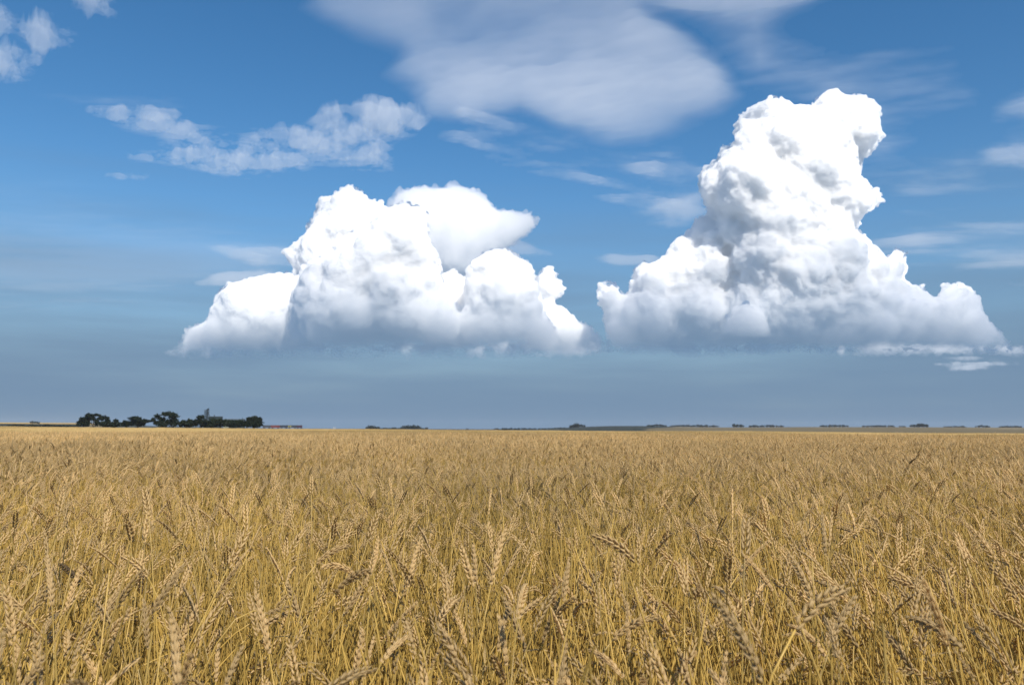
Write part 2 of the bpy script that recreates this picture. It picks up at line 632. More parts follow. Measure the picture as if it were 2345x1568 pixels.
thin_cloud('cloud_sheet', [(690, 20), (740, -90), (1420, -90), (1500, 40), (1580, 90), (1640, 140), (1690, 220), (1650, 260), (1560, 300), (1480, 325), (1400, 330), (1350, 315), (1290, 290), (1230, 250), (1190, 235), (1120, 245), (1070, 262), (980, 250), (940, 200), (880, 170), (900, 130), (790, 90)],
           'large smooth grey lavender cloud sheet spread across the top of the sky', thick=500, soft=33, ns=4200, amt=.36, fine=.12, fs=1100, seed=3, stretch=(1.7, 1), rot=.5)
thin_cloud('cloud_veil', [(1420, -90), (2000, -90), (1880, 20), (1830, 60), (1920, 105), (1900, 150), (1800, 150), (1740, 190), (1690, 160), (1600, 80), (1500, 20)],
           'soft bluish cloud veil at the top, right of the large cloud sheet', thick=620, soft=55, ns=2600, amt=.45, seed=31, stretch=(2, 1), rot=.4)
thin_cloud('rippled_cloud', [(205, 252), (290, 250), (400, 255), (450, 280), (540, 305), (700, 290), (740, 250), (850, 245), (980, 268), (960, 300), (900, 330), (895, 385), (800, 385), (740, 375), (640, 400), (520, 398), (420, 375), (300, 358), (420, 345), (290, 300)],
           'long rippled white cloud bank in the left of the sky', thick=430, soft=16, step=2.5, ns=1600, amt=.34, fine=.88, fs=230, seed=52, stretch=(1.5, 1))
thin_cloud('small_cloud', [(-60, 40), (0, 35), (35, 60), (30, 80), (-60, 85)], 'small puffy cloud cut by the left edge of the sky', thick=380, soft=24, step=2.5, ns=620, amt=.85, fine=.6, fs=190, seed=71)
thin_cloud('small_cloud', [(55, 60), (110, 50), (155, 70), (158, 110), (110, 130), (75, 105)], 'small puffy cloud near the upper left corner, middle one of its cluster', thick=380, soft=24, step=2.5, ns=620, amt=.85, fine=.6, fs=190, seed=75)
thin_cloud('small_cloud', [(-60, 130), (20, 125), (72, 145), (60, 165), (-60, 170)], 'small low cloud under the puffs of the upper left corner', thick=340, soft=24, step=2.5, ns=620, amt=.85, fine=.6, fs=190, seed=79)
thin_cloud('small_cloud', [(160, -60), (250, -60), (285, 40), (275, 75), (235, 65), (190, 20)], 'ragged cloud tuft touching the top edge left of the cloud sheet', thick=380, soft=24, step=2.5, ns=620, amt=.85, fine=.6, fs=190, seed=83)
thin_cloud('cloud_streak', [(1020, 305), (1100, 300), (1200, 325), (1320, 370), (1440, 420), (1600, 430), (1600, 445), (1420, 445), (1250, 420), (1130, 370)],
           'slanting soft cloud streak between the cloud sheet and the two cumulus clouds', thick=800, soft=34, ns=1800, amt=.55, fine=.4, fs=420, seed=91, stretch=(2.2, 1), rot=-.2)
thin_cloud('cloud_patch', [(1425, 470), (1500, 445), (1610, 440), (1610, 480), (1530, 510), (1480, 500)],
           'soft pale cloud patch against the left side of the cloud tower', thick=280, soft=24, ns=2500, amt=.5, seed=97)
thin_cloud('cloud_patch', [(2235, 330), (2290, 270), (2360, 225), (2460, 220), (2460, 370), (2340, 365), (2260, 350)],
           'pale cloud patch cut by the right edge of the sky', thick=330, soft=32, ns=2200, amt=.7, seed=101, stretch=(1.5, 1))
thin_cloud('cloud_veil', [(2000, 575), (2100, 540), (2240, 520), (2460, 505), (2460, 660), (2250, 640), (2120, 600)],
           'grey cloud veil low in the sky behind the right shoulder of the cloud tower', alt=5200, thick=300, soft=28, ns=3000, amt=.7, seed=105, stretch=(2.5, 1))
thin_cloud('cloud_veil', [(1700, 60), (1980, 110), (2180, 150), (2200, 210), (2050, 260), (2100, 330), (2250, 420), (2100, 430), (1900, 380), (1800, 260), (1650, 200)],
           'faint streaky veil of high cloud around the top of the cloud tower', thick=400, soft=70, ns=2600, amt=.6, seed=109, stretch=(2.4, 1), rot=.25)
thin_cloud('cloud_streak', [(245, 400), (290, 395), (340, 405), (330, 411), (270, 409)], 'tiny white cloud streak under the rippled cloud bank', thick=420, soft=8, step=3, ns=700, amt=.5, seed=113)
thin_cloud('cloud_band', [(468, 562), (520, 556), (600, 562), (700, 572), (800, 576), (800, 620), (700, 612), (590, 606), (530, 590)],
           'flat grey cloud band sticking out left of the broad cumulus', alt=3900, thick=300, soft=10, step=3.5, ns=1500, amt=.4, seed=121)
thin_cloud('cloud_band', [(450, 650), (500, 628), (600, 622), (720, 630), (720, 660), (560, 660)],
           'lower of the two grey cloud bands left of the broad cumulus', alt=3100, thick=230, soft=10, step=3.5, ns=1500, amt=.4, seed=125)
thin_cloud('cloud_band', [(980, 552), (1110, 543), (1190, 556), (1262, 582), (1180, 592), (1080, 606), (990, 600)],
           'flat grey cloud band behind the right dome of the broad cumulus', alt=3900, thick=240, soft=10, step=3.5, ns=1500, amt=.4, seed=129)
thin_cloud('cloud_streak', [(1360, 592), (1400, 582), (1480, 586), (1520, 598), (1480, 606), (1400, 604)],
           'short grey cloud streak left of the foot of the cloud tower', alt=3900, thick=200, soft=9, step=3.5, ns=1500, amt=.4, seed=133)
thin_cloud('cloud_streak', [(2140, 832), (2200, 822), (2280, 824), (2330, 832), (2250, 842), (2180, 842)],
           'low pale cloud streak near the horizon below the cloud tower', alt=1900, thick=160, soft=8, step=3.5, ns=1000, amt=.7, seed=137)

thin_cloud('cloud_sheet', [(300, -350), (1500, -330), (2500, -360), (3500, -340), (3400, -840), (250, -840)],  # unseen layer added above the frame to dim the sun on the lower cumulus
           'added high cloud sheet, unseen above the view, shading the feet of the cumulus', thick=1000, soft=60, step=9, ns=3000, amt=.55, seed=171)
thin_cloud('cloud_veil', [(-120, 470), (150, 462), (420, 500), (640, 560), (620, 620), (400, 640), (150, 660), (-120, 690)],
           'wide faint grey veil low in the left of the sky', alt=5200, thick=28, soft=60, ns=4200, amt=.85, seed=141, stretch=(3, 1))
thin_cloud('cloud_veil', [(-100, 210), (200, 200), (420, 235), (560, 270), (420, 260), (180, 240)],
           'faint thread of high cloud above the left end of the rippled cloud bank', thick=200, soft=24, ns=2200, amt=.9, fine=.3, fs=500, seed=147, stretch=(3, 1))
thin_cloud('cloud_wisp', [(1060, 260), (1250, 290), (1420, 330), (1560, 350), (1620, 400), (1450, 390), (1250, 340)],
           'thin wisps hanging under the large cloud sheet', thick=320, soft=34, ns=1900, amt=.6, fine=.4, fs=420, seed=157, stretch=(2.2, 1), rot=-.2)
thin_cloud('cloud_veil', [(2050, 420), (2200, 380), (2460, 380), (2460, 480), (2250, 500), (2080, 480)],
           'faint blue grey veil by the right edge, halfway up the cloud tower', thick=150, soft=40, ns=2600, amt=.9, seed=163, stretch=(3, 1))

# ------------------------------------------------------------------ trees, farm and railway on the horizon
m_leaf = plain('foliage', (.012, .020, .010), .7, .45, .35, .15)
m_leaf.node_tree.nodes['Principled BSDF'].inputs['Specular IOR Level'].default_value = .1
m_leaf_far = plain('far_foliage', (.018, .025, .018), .8, .35, .2, .15)
m_leaf_far.node_tree.nodes['Principled BSDF'].inputs['Specular IOR Level'].default_value = .1
m_bark = plain('bark', (.07, .055, .04), .9, .2, 2)


def leaf_cloud(lobes, n, size, g):
    """leaf clumps spread through a set of ellipsoids: centre xyz, radii xyz"""
    lobes = np.array(lobes, float)
    vol = np.prod(lobes[:, 3:], 1) ** .75
    k = g.choice(len(lobes), n, p=vol / vol.sum())
    d = g.normal(size=(n, 3))
    d /= np.linalg.norm(d, axis=1)[:, None]
    rr = g.random(n) ** .42
    bump = 1 + .28 * np.sin(d[:, 0] * 5 + k) * np.sin(d[:, 2] * 6 + 2 * k) + .15 * g.normal(size=n) * .5
    c = lobes[k, :3] + d * (rr * bump)[:, None] * lobes[k, 3:]
    u = g.normal(size=(n, 3))
    u /= np.linalg.norm(u, axis=1)[:, None]
    w = np.cross(u, g.normal(size=(n, 3)))
    w /= np.linalg.norm(w, axis=1)[:, None]
    s = size * (.5 + g.random(n))[:, None]
    V = np.stack([c - u * s, c + w * s * .6, c + u * s, c - w * s * .6], 1).reshape(-1, 3)
    V[:, 2] = np.maximum(V[:, 2], .02)
    return V, np.arange(4 * n).reshape(n, 4)


def zground(x, y):
    return float(terrain(np.array([x]), np.array([y]))[0])


def tree(name, lobes_px, D, label, n=500, size=.62, cat='tree', trunk=True, group='trees around the farm', seed=0, ybase=1709.0):
    """lobes in pixels of the 4096 photograph (x, y, rx, ry), standing at distance D"""
    g = np.random.default_rng(seed)
    k = D / 3185.9
    cx = np.mean([q[0] for q in lobes_px])
    b = at(cx, ybase, D)
    base = Vector((b[0], b[1], zground(b[0], b[1])))
    root = empty(name, base)
    tag(root, label, cat, group)
    L = []
    for (x, y, rx, ry) in lobes_px:
        q = at(x, y, D)
        rx, ry = rx * 1.12, ry * 1.06
        r_ = rx * k
        for j in range(3):
            f = 1 if j == 0 else .72
            off = np.array([0, 0, 0]) if j == 0 else np.array([g.normal() * r_ * .35, g.normal() * r_ * .5, g.normal() * ry * k * .3])
            c = q - np.array(base) + off
            L.append((c[0], c[1], c[2], r_ * f, r_ * f, ry * k * f))
    V, Fc = leaf_cloud(L, int(n * 2.2), size, g)
    link('crown', mesh_from('crown', V, Fc, [m_leaf]), root)
    mb = MB()
    h = max(q[2] for q in L)
    tr = .035 * h + .08
    mb.tube([(0, 0, -.5), (.05 * h * g.normal() * .3, 0, h * .3), (0, 0, h * .62)], [tr, tr * .75, tr * .35], 7)
    for q in L[::3]:
        mb.tube([(0, 0, h * (.15 + .2 * g.random())), (q[0] * .55, q[1] * .5, q[2] * .75), (q[0], q[1], q[2] + q[5] * .4)], [tr * .55, tr * .35, tr * .12], 5)
    mb.build('trunk', m_bark, root)
    return root


FD = 620.0
tree('broadleaf_tree', [(333, 1676, 13, 9), (322, 1692, 15, 12), (345, 1692, 14, 12)], FD, 'bushy dark tree at the left end of the farm tree row', 900, seed=1)
tree('broadleaf_tree', [(360, 1664, 15, 10), (384, 1658, 7, 6), (374, 1676, 9, 6), (387, 1692, 8, 14), (352, 1676, 10, 9)], FD, 'tall dark tree with sky showing through its crown near the left end of the row', 1000, seed=2)
tree('broadleaf_tree', [(396, 1661, 8, 4), (411, 1671, 13, 10), (432, 1681, 9, 8), (419, 1694, 22, 12)], FD, 'wide dark tree sloping down to the right beside the see-through tall tree', 1100, seed=3)
tree('bush', [(465, 1687, 9, 10), (458, 1698, 20, 9)], FD, 'low pointed bush between the two left tree clumps', 600, cat='bush', seed=4)
tree('bush', [(503, 1694, 13, 12)], FD, 'round dark bush at the left foot of the spreading tree', 500, cat='bush', seed=5)
tree('broadleaf_tree', [(539, 1674, 22, 9), (573, 1684, 21, 8), (530, 1692, 14, 10), (560, 1694, 18, 10)], FD, 'spreading low tree left of the tallest tree', 1200, seed=6)
tree('broadleaf_tree', [(631, 1664, 10, 9), (667, 1655, 19, 9), (692, 1662, 18, 13), (614, 1678, 8, 8), (622, 1688, 8, 8), (652, 1676, 9, 8), (640, 1672, 8, 7), (650, 1694, 20, 13), (692, 1690, 22, 17)], FD, 'tallest broad tree of the farm row', 1900, seed=7)
tree('bush', [(736, 1692, 12, 12)], FD, 'small dark bush right beside the tallest tree', 400, cat='bush', seed=8)
tree('bush', [(759, 1685, 12, 10), (757, 1697, 20, 10)], FD, 'taller rounded bush between the tallest tree and the elevator', 800, cat='bush', seed=9)
tree('bush', [(783, 1690, 11, 13)], FD, 'narrow bush just left of the elevator tower', 450, cat='bush', seed=10)
tree('broadleaf_tree', [(803, 1669, 13, 8), (797, 1682, 8, 9), (816, 1692, 22, 15)], FD, 'dark tree directly in front of the elevator tower', 1200, seed=11)
tree('bush', [(852, 1688, 16, 14), (846, 1700, 18, 8)], FD, 'rounded bush under the elevator gallery', 800, cat='bush', seed=12)
tree('bush', [(882, 1691, 14, 14)], FD, 'dark bush at the right end of the elevator gallery', 600, cat='bush', seed=13)
tree('broadleaf_tree', [(928, 1689, 22, 10), (956, 1693, 20, 13), (920, 1699, 24, 8)], FD, 'long low tree in front of the storage bins', 1100, seed=14)
tree('broadleaf_tree', [(1000, 1676, 11, 9), (1016, 1673, 16, 9), (1034, 1683, 11, 10), (1018, 1694, 30, 14)], FD, 'rounded tree at the right end of the farm row', 1500, seed=15)
tree('bush', [(985, 1698, 12, 9)], FD, 'low bush left of the last rounded tree', 350, cat='bush', seed=16)

# grain elevator behind the trees
m_conc = plain('weathered_sheeting', (.022, .034, .036), .8, .25, .25)
m_steel = plain('galvanised_steel', (.03, .042, .047), .6, .2, .5)
m_roof = plain('dark_roof', (.07, .09, .10), .8, .2, .4)
m_pale = plain('pale_siding', (.26, .28, .22), .8, .15, .4)
for q in (m_conc, m_steel, m_roof):
    q.node_tree.nodes['Principled BSDF'].inputs['Specular IOR Level'].default_value = .08
ED_ = 1350.0
ek = ED_ / 3185.9
e0 = at(850, 1712, ED_)
ez = zground(e0[0], e0[1])
elev_ob = empty('grain_elevator', (e0[0], e0[1], ez))
tag(elev_ob, 'grey green grain elevator with a thin tower and long gallery behind the trees', 'grain elevator')


def ex(px):
    return (px - 850) * ek


def ezp(py):
    return at(850, py, ED_)[2] - ez


mb = MB()
for k in range(4):
    mb.tube([(ex(843 + 11 * k), 4, 0), (ex(843 + 11 * k), 4, ezp(1678))], [2.4, 2.4], 16)
mb.build('silo_block', m_conc, elev_ob)
mb = MB()
mb.box((ex(857), 4, (ezp(1678) + ezp(1666)) / 2), (ex(884) - ex(830), 4.4, ezp(1666) - ezp(1678)))
g = mb.build('gallery', m_conc, elev_ob)
mb = MB()
mb.box((ex(857), 4, ezp(1666) + .35), (ex(884.5) - ex(829.5), 5.2, .7))
mb.build('gallery_roof', m_roof, g)
mb = MB()
mb.tube([(ex(852), 4, ezp(1666)), (ex(852), 4, ezp(1659))], [.8, .8], 8)
mb.build('vent', m_steel, g)
tw = MB()
zt, x0, x1 = ezp(1639), ex(815.5), ex(829)
for xx in (x0, x1):
    for yy in (0, 5):
        tw.tube([(xx, yy, 0), (xx, yy, zt)], [.42, .38], 5)
nb = 9
for i in range(nb):
    za, zb = zt * i / nb, zt * (i + 1) / nb
    for yy in (0, 5):
        tw.tube([(x0, yy, za), (x1, yy, zb)], [.24, .24], 4)
        tw.tube([(x1, yy, za), (x0, yy, zb)], [.24, .24], 4)
        tw.tube([(x0, yy, zb), (x1, yy, zb)], [.24, .24], 4)
    for xx in (x0, x1):
        tw.tube([(xx, 0, zb), (xx, 5, zb)], [.24, .24], 4)
tow = tw.build('tower', m_steel, elev_ob)
mb = MB()
mb.box((ex(824), 2.5, zt / 2), (1.3, 1.2, zt))
mb.build('bucket_leg', m_conc, tow)
mb = MB()
mb.box((ex(826), 2.5, ezp(1637)), (3.2, 2.6, 2.6))
mb.tube([(ex(827), 2.5, ezp(1637)), (ex(829.5), 2.5, ezp(1632))], [.8, .6], 8)
mb.tube([(ex(824), 2.5, ezp(1637)), (ex(836), 2.5, ezp(1666))], [.35, .35], 6)
mb.build('elevator_head', m_steel, tow)

b0 = at(932, 1713, ED_)
bz = zground(b0[0], b0[1])
bin_ob = empty('storage_shed', (b0[0], b0[1], bz))
tag(bin_ob, 'long low grey green storage shed to the right of the elevator gallery', 'shed')
hb = at(932, 1679, ED_)[2] - bz
mb = MB()
mb.box((0, 5, hb / 2), (80 * ek, 10, hb))
mb.build('wall', m_conc, bin_ob)
mb = MB()
L_ = 41.5 * ek
mb.add([(-L_, -.8, hb), (L_, -.8, hb), (L_, 10.8, hb), (-L_, 10.8, hb), (-L_, 5, hb + 1.9), (L_, 5, hb + 1.9)], [(0, 1, 5, 4), (2, 3, 4, 5), (0, 4, 3), (1, 2, 5), (0, 3, 2, 1)])
mb.build('roof', m_roof, bin_ob)
mb = MB()
mb.tube([(ex(965) - ex(932), 5, hb + 1.2), (ex(965) - ex(932), 5, hb + 3.6)], [.7, .7], 8)
mb.build('vent', m_steel, bin_ob)

s0 = at(902, 1712, 900)
shed = empty('farm_shed', (s0[0], s0[1], zground(s0[0], s0[1])))
tag(shed, 'small pale shed among the bushes below the storage shed', 'shed')
hs_ = at(902, 1695, 900)[2] - shed.location.z
mb = MB()
mb.box((0, 2, hs_ / 2), (4.6, 4, hs_))
mb.build('wall', m_pale, shed)
mb = MB()
mb.add([(-2.6, -.4, hs_), (2.6, -.4, hs_), (2.6, 4.4, hs_), (-2.6, 4.4, hs_), (-2.6, 2, hs_ + 1.1), (2.6, 2, hs_ + 1.1)], [(0, 1, 5, 4), (2, 3, 4, 5), (0, 4, 3), (1, 2, 5), (0, 3, 2, 1)])
mb.build('roof', m_pale, shed)

# freight train right of the trees
TD = 1150.0
tk = TD / 3185.9
m_black = plain('sooty_black', (.022, .024, .028), .7, .2, .5)
cars = [(1050, 1081, (.05, .055, .065), 'grey freight wagon coming out from behind the last tree'),
        (1083, 1118, (.16, .035, .03), 'dark red freight wagon, second in the train after the trees'),
        (1120, 1148, (.03, .035, .05), 'blue black freight wagon in the middle of the train'),
        (1150, 1185, (.04, .042, .05), 'dark freight wagon with two yellow panels'),
        (1187, 1207, (.06, .025, .04), 'short maroon wagon at the right end of the train')]
for (xa, xb, colr_, lab) in cars:
    q = at((xa + xb) / 2, 1714, TD)
    zb = at((xa + xb) / 2, 1712.2, TD)[2]
    root = empty('freight_wagon', (q[0], q[1], zb))
    tag(root, lab, 'train wagon', 'wagons of the freight train')
    Lc, ht = (xb - xa) * tk, 4.1
    mb = MB()
    mb.box((0, 1.5, 1.0 + (ht - 1) / 2), (Lc, 2.9, ht - 1.0))
    for i in range(7):
        mb.box((-Lc / 2 + Lc * (i + .5) / 7, 0, 1.0 + (ht - 1) / 2), (.16, .18, ht - 1.05))
    body = mb.build('body', plain('wagon_paint', colr_, .6, .25, .6), root)
    mb = MB()
    mb.box((0, 1.5, ht + .1), (Lc + .15, 3.05, .18))
    mb.build('roof', m_black, body)
    if 'yellow' in lab:
        m_y = plain('yellow_panel', (.34, .31, .10), .6, .1, 1)
        for px_ in (1154.5, 1162.5):
            mb = MB()
            mb.box(((px_ - (xa + xb) / 2) * tk, -.12, 2.7), (1.5, .12, 2.0))
            mb.build('panel', m_y, body)
    for s_ in (-1, 1):
        mb = MB()
        mb.box((s_ * Lc * .32, 1.5, .65), (2.4, 2.2, .5))
        for dx in (-.85, .85):
            for yy in (.55, 2.45):
                mb.tube([(s_ * Lc * .32 + dx, yy, .46), (s_ * Lc * .32 + dx, yy + .14, .46)], [.46, .46], 12)
        mb.build('bogie', m_black, root)
# embankment under the rails
m_bank = plain('ballast', (.06, .058, .055), .95, .3, .5)
mb = MB()
pts = [at(px_, 1712.6 + (px_ - 1050) * .0035, TD + 1.5) for px_ in (560, 800, 1050, 1200, 1400, 1700, 1990)]
V, Fc = [], []
for i, q in enumerate(pts):
    zg = zground(q[0], q[1]) - 2
    V += [(q[0], q[1] - 9, zg), (q[0], q[1] - 2, q[2]), (q[0], q[1] + 2, q[2]), (q[0], q[1] + 9, zg)]
    if i:
        a = (i - 1) * 4
        Fc += [(a + k, a + 4 + k, a + 5 + k, a + 1 + k) for k in range(3)]
mb.add(V, Fc)
tag(mb.build('railway_embankment', m_bank), kind='structure')

# two white marker posts at the far edge of the field
m_white = plain('white_paint', (.50, .52, .53), .6, .08, 2)
for px_, lab in ((1334, 'white post at the far field edge right of the train, left one of a pair'), (1340, 'white post at the far field edge right of the train, right one of a pair')):
    q = at(px_, 1719, 318)
    mb = MB()
    hgt = 1.15
    mb.tube([(0, 0, -1.2), (0, 0, hgt), (0, 0, hgt + .06)], [.11, .11, .05], 8)
    tag(mb.build('marker_post', m_white, loc=q.tolist()), lab, 'post', 'white posts at the field edge')

# rows of far trees
protos = []
for s_ in range(7):
    g = np.random.default_rng(200 + s_)
    L = []
    for j in range(4):
        L.append((g.normal() * 2.0, g.normal() * 1.5, 3.2 + 2.0 * g.random(), 2.6 + 1.2 * g.random(), 2.6, 2.6 + 1.4 * g.random()))
    V, Fc = leaf_cloud(L, 260, .85, g)
    mb = MB()
    mb.tube([(0, 0, -1.5), (0, 0, 2), (.2, 0, 5)], [.35, .25, .1], 5)
    mb.add(V, Fc, 1)
    hmax = np.percentile(V[:, 2], 98)
    protos.append((mb.mesh('distant_tree', [m_bark, m_leaf_far]), hmax))

# x from, x to, y top, how far, row phrase
ROWS = [(-40, 316, 1699, 850, 'low dark shrub in the long hedge at the left end of the horizon'),
        (119, 162, 1686, 1900, 'small dark tree in the hump at the far left of the horizon'),
        (1467, 1518, 1706, 2300, 'far tree in the short row left of the middle of the horizon'),
        (1522, 1600, 1711, 2300, 'low shrub tree in the thin stretch left of the middle of the horizon'),
        (1605, 1680, 1705.5, 2300, 'far tree in the humped row just left of the middle of the horizon'),
        (1680, 1714, 1711, 2300, 'low far tree at the right end of the row left of the middle'),
        (1860, 1876, 1713.5, 2500, 'lone tiny tree on the horizon below the gap between the two cumulus clouds'),
        (1965, 2260, 1713, 2500, 'tiny far tree in the long low row left of the dark hill'),
        (2284, 2334, 1698.5, 2300, 'dark tree in the rounded clump on the left end of the dark hill'),
        (2592, 2662, 1698.5, 2500, 'dark tree in the clump at the right end of the dark hill'),
        (2678, 2872, 1700.5, 2700, 'far tree in the long even row right of the dark hill'),
        (2928, 2974, 1699, 2700, 'far tree in the short clump after the long even row'),
        (2996, 3132, 1701, 2800, 'far tree in the third row right of the dark hill'),
        (3280, 3395, 1700.5, 2800, 'far tree in the row under the right shoulder of the cloud tower'),
        (3448, 3578, 1701.5, 2900, 'faint far tree in the low row left of the darkest right clump'),
        (3596, 3626, 1704, 2900, 'tiny faint tree beside the darkest right clump'),
        (3642, 3714, 1698.5, 2600, 'far tree in the darkest clump on the right horizon'),
        (3774, 3864, 1704, 2900, 'tiny faint tree right of the darkest right clump'),
        (3902, 3960, 1702, 2800, 'far tree in the last clear clump near the right edge'),
        (3994, 4090, 1704.5, 2900, 'tiny faint tree at the right edge of the horizon')]
g = np.random.default_rng(77)
for (xa, xb, yt, D, lab) in ROWS:
    n = max(1, int((xb - xa) / 7.0))
    for i in range(n):
        px_ = xa + (xb - xa) * (i + .5 + .35 * g.normal() * .6) / n
        taper = .62 + .38 * math.sin(math.pi * (i + .5) / n) ** .5
        dd = D * (1 + .03 * g.normal())
        tp = at(px_, yt, dd)
        zg = zground(tp[0], tp[1])
        hgt = max(1.6 if D < 1000 else 3.2, (tp[2] - zg) * (1.0 if D < 1000 else 1.25)) * taper * (.72 + .5 * g.random())
        k = int(g.integers(len(protos)))
        s = hgt / protos[k][1]
        o = link('distant_tree', protos[k][0], loc=(tp[0], tp[1], zg - .2))
        wsc = max(s, 8.0 * dd / 3186 / 8.0) * (.9 + .4 * g.random())
        o.scale = (wsc, wsc, s)
        o.rotation_euler.z = g.random() * 6.28
        tag(o, lab, 'tree', 'far trees: ' + lab.split(' in ', 1)[-1] if n > 1 else None)

# ------------------------------------------------------------------ wheat
def straw_mat(name, col, col2, rough, transl, nscale, rnd, spec=.35):
    m, nt, p = new_mat(name)
    out = nt.nodes['Material Output']
    p.inputs['Roughness'].default_value = rough
    p.inputs['Specular IOR Level'].default_value = spec
    tc = nt.nodes.new('ShaderNodeTexCoord')
    no = nt.nodes.new('ShaderNodeTexNoise')
    no.inputs['Scale'].default_value = nscale
    no.inputs['Detail'].default_value = 4
    nt.links.new(tc.outputs['Object'], no.inputs['Vector'])
    oi = nt.nodes.new('ShaderNodeObjectInfo')
    mr0 = nt.nodes.new('ShaderNodeMapRange')
    for i, v in ((1, .3), (2, .7)):
        mr0.inputs[i].default_value = v
    nt.links.new(no.outputs[0], mr0.inputs[0])
    mx = nt.nodes.new('ShaderNodeMixRGB')
    mx.inputs[1].default_value = (*col, 1)
    mx.inputs[2].default_value = (*col2, 1)
    nt.links.new(mr0.outputs[0], mx.inputs[0])
    mr = nt.nodes.new('ShaderNodeMapRange')
    mr.inputs[3].default_value = 1 - rnd
    mr.inputs[4].default_value = 1 + rnd
    nt.links.new(oi.outputs['Random'], mr.inputs[0])
    at_ = nt.nodes.new('ShaderNodeAttribute')      # ripeness of the patch the stalk grows in
    at_.attribute_type = 'INSTANCER'
    at_.attribute_name = 'ripe'
    ma = nt.nodes.new('ShaderNodeMath')
    ma.operation = 'ADD'
    nt.links.new(at_.outputs['Fac'], ma.inputs[0])
    nt.links.new(mr.outputs[0], ma.inputs[1])
    mr = ma
    vm = nt.nodes.new('ShaderNodeVectorMath')
    vm.operation = 'SCALE'
    nt.links.new(mx.outputs[0], vm.inputs[0])
    nt.links.new(mr.outputs[0], vm.inputs['Scale'])
    nt.links.new(vm.outputs[0], p.inputs['Base Color'])
    tr = nt.nodes.new('ShaderNodeBsdfTranslucent')
    nt.links.new(vm.outputs[0], tr.inputs['Color'])
    ms = nt.nodes.new('ShaderNodeMixShader')
    ms.inputs[0].default_value = transl
    nt.links.new(p.outputs[0], ms.inputs[1])
    nt.links.new(tr.outputs[0], ms.inputs[2])
    nt.links.new(ms.outputs[0], out.inputs[0])
    return m


m_ear = straw_mat('ripe_ear', (.67, .485, .235), (.55, .385, .165), .55, .40, 90, .22)
m_stem = straw_mat('golden_straw', (.60, .42, .115), (.45, .30, .072), .36, .34, 14, .38, .5)
m_dry = straw_mat('dry_leaf', (.46, .33, .145), (.34, .235, .09), .6, .3, 25, .25)
m_brown = straw_mat('darkened_ear', (.10, .065, .028), (.06, .038, .016), .6, .1, 90, .1)
WM = [m_stem, m_ear, m_dry]


def husk(seg, prof):
    V, Fc = [(0, 0, 0)], []
    for (z, r) in prof[1:-1]:
        V += [(r * math.cos(2 * math.pi * k / seg), r * math.sin(2 * math.pi * k / seg), z) for k in range(seg)]
    V.append((0, 0, prof[-1][0]))
    nrg = len(prof) - 2
    for k in range(seg):
        k2 = (k + 1) % seg
        Fc.append((0, 1 + k2, 1 + k))
        for i in range(nrg - 1):
            Fc.append((1 + i * seg + k, 1 + i * seg + k2, 1 + (i + 1) * seg + k2, 1 + (i + 1) * seg + k))
        Fc.append((1 + (nrg - 1) * seg + k, 1 + (nrg - 1) * seg + k2, len(V) - 1))
    return np.array(V), Fc


HUSK = [husk(6, [(0, 0), (.12, .62), (.36, 1), (.66, .78), (.86, .30), (1.25, 0)]),
        husk(4, [(0, 0), (.3, 1), (.75, .6), (1.15, 0)])]


def norm(v):
    return v / (np.linalg.norm(v) + 1e-12)


def ear_mesh(mb, P0, T0, T1, length, g, lod=0, m=1, fat=1.0):
    """ear from P0, its axis turning from T0 to T1: two ranks of pointed husks"""
    n = int(round(length / .0054)) if lod == 0 else int(round(length / .0062))
    S = norm(np.cross(T0 + np.array([.013, .02, .01]), g.normal(size=3)))
    p = np.array(P0, float)
    V, Fc = HUSK[0 if lod == 0 else 1]
    st = length / n
    for i in range(n + 1):
        u = i / n
        T = norm(T0 * (1 - u) + T1 * u)
        S_ = norm(S - T * (S @ T))
        N_ = np.cross(T, S_)
        sg = 1 if i % 2 else -1
        sz = (.72 + .5 * math.sin(math.pi * min(1, u * .85 + .12))) * fat
        reps = ((0, 1.0), (-.8, .8), (.8, .8)) if lod == 0 else ((0, 1.25),)
        for (off, q) in reps:
            a = rad(15.5 if i < n else 3) * (.65 + .75 * g.random())
            dz = norm(T * math.cos(a) + S_ * sg * math.sin(a) + N_ * (off * .22 + .06 * g.normal()))
            xx = norm(np.cross(dz, N_))
            yy = np.cross(dz, xx)
            ln, w_ = .0121 * sz * q * (.9 + .25 * g.random()), .00152 * sz * (1 if lod == 0 else 1.5)
            c = p + S_ * sg * .0016 * sz + N_ * off * .0016 * sz
            mb.add(c + (V[:, :1] * xx + V[:, 1:2] * yy) * w_ + V[:, 2:3] * dz * ln, Fc, m)
        p = p + T * st
    return p


def far_ear(mb, P0, T0, T1, length, g, m=1):
    P, R_ = [], []
    p = np.array(P0, float)
    S = norm(np.cross(T0, g.normal(size=3)))
    for i in range(6):
        u = i / 5
        P.append(p + S * (.0022 if i % 2 else -.0022))
        R_.append((.0028, .0052, .0056, .0050, .0038, .001)[i])
        p = p + norm(T0 * (1 - u) + T1 * u) * length / 5
    mb.tube(P, R_, 4, m, False)


def bez(p0, p1, p2, p3, n):
    t = np.linspace(0, 1, n)[:, None]
    return (1 - t) ** 3 * p0 + 3 * (1 - t) ** 2 * t * p1 + 3 * (1 - t) * t * t * p2 + t ** 3 * p3


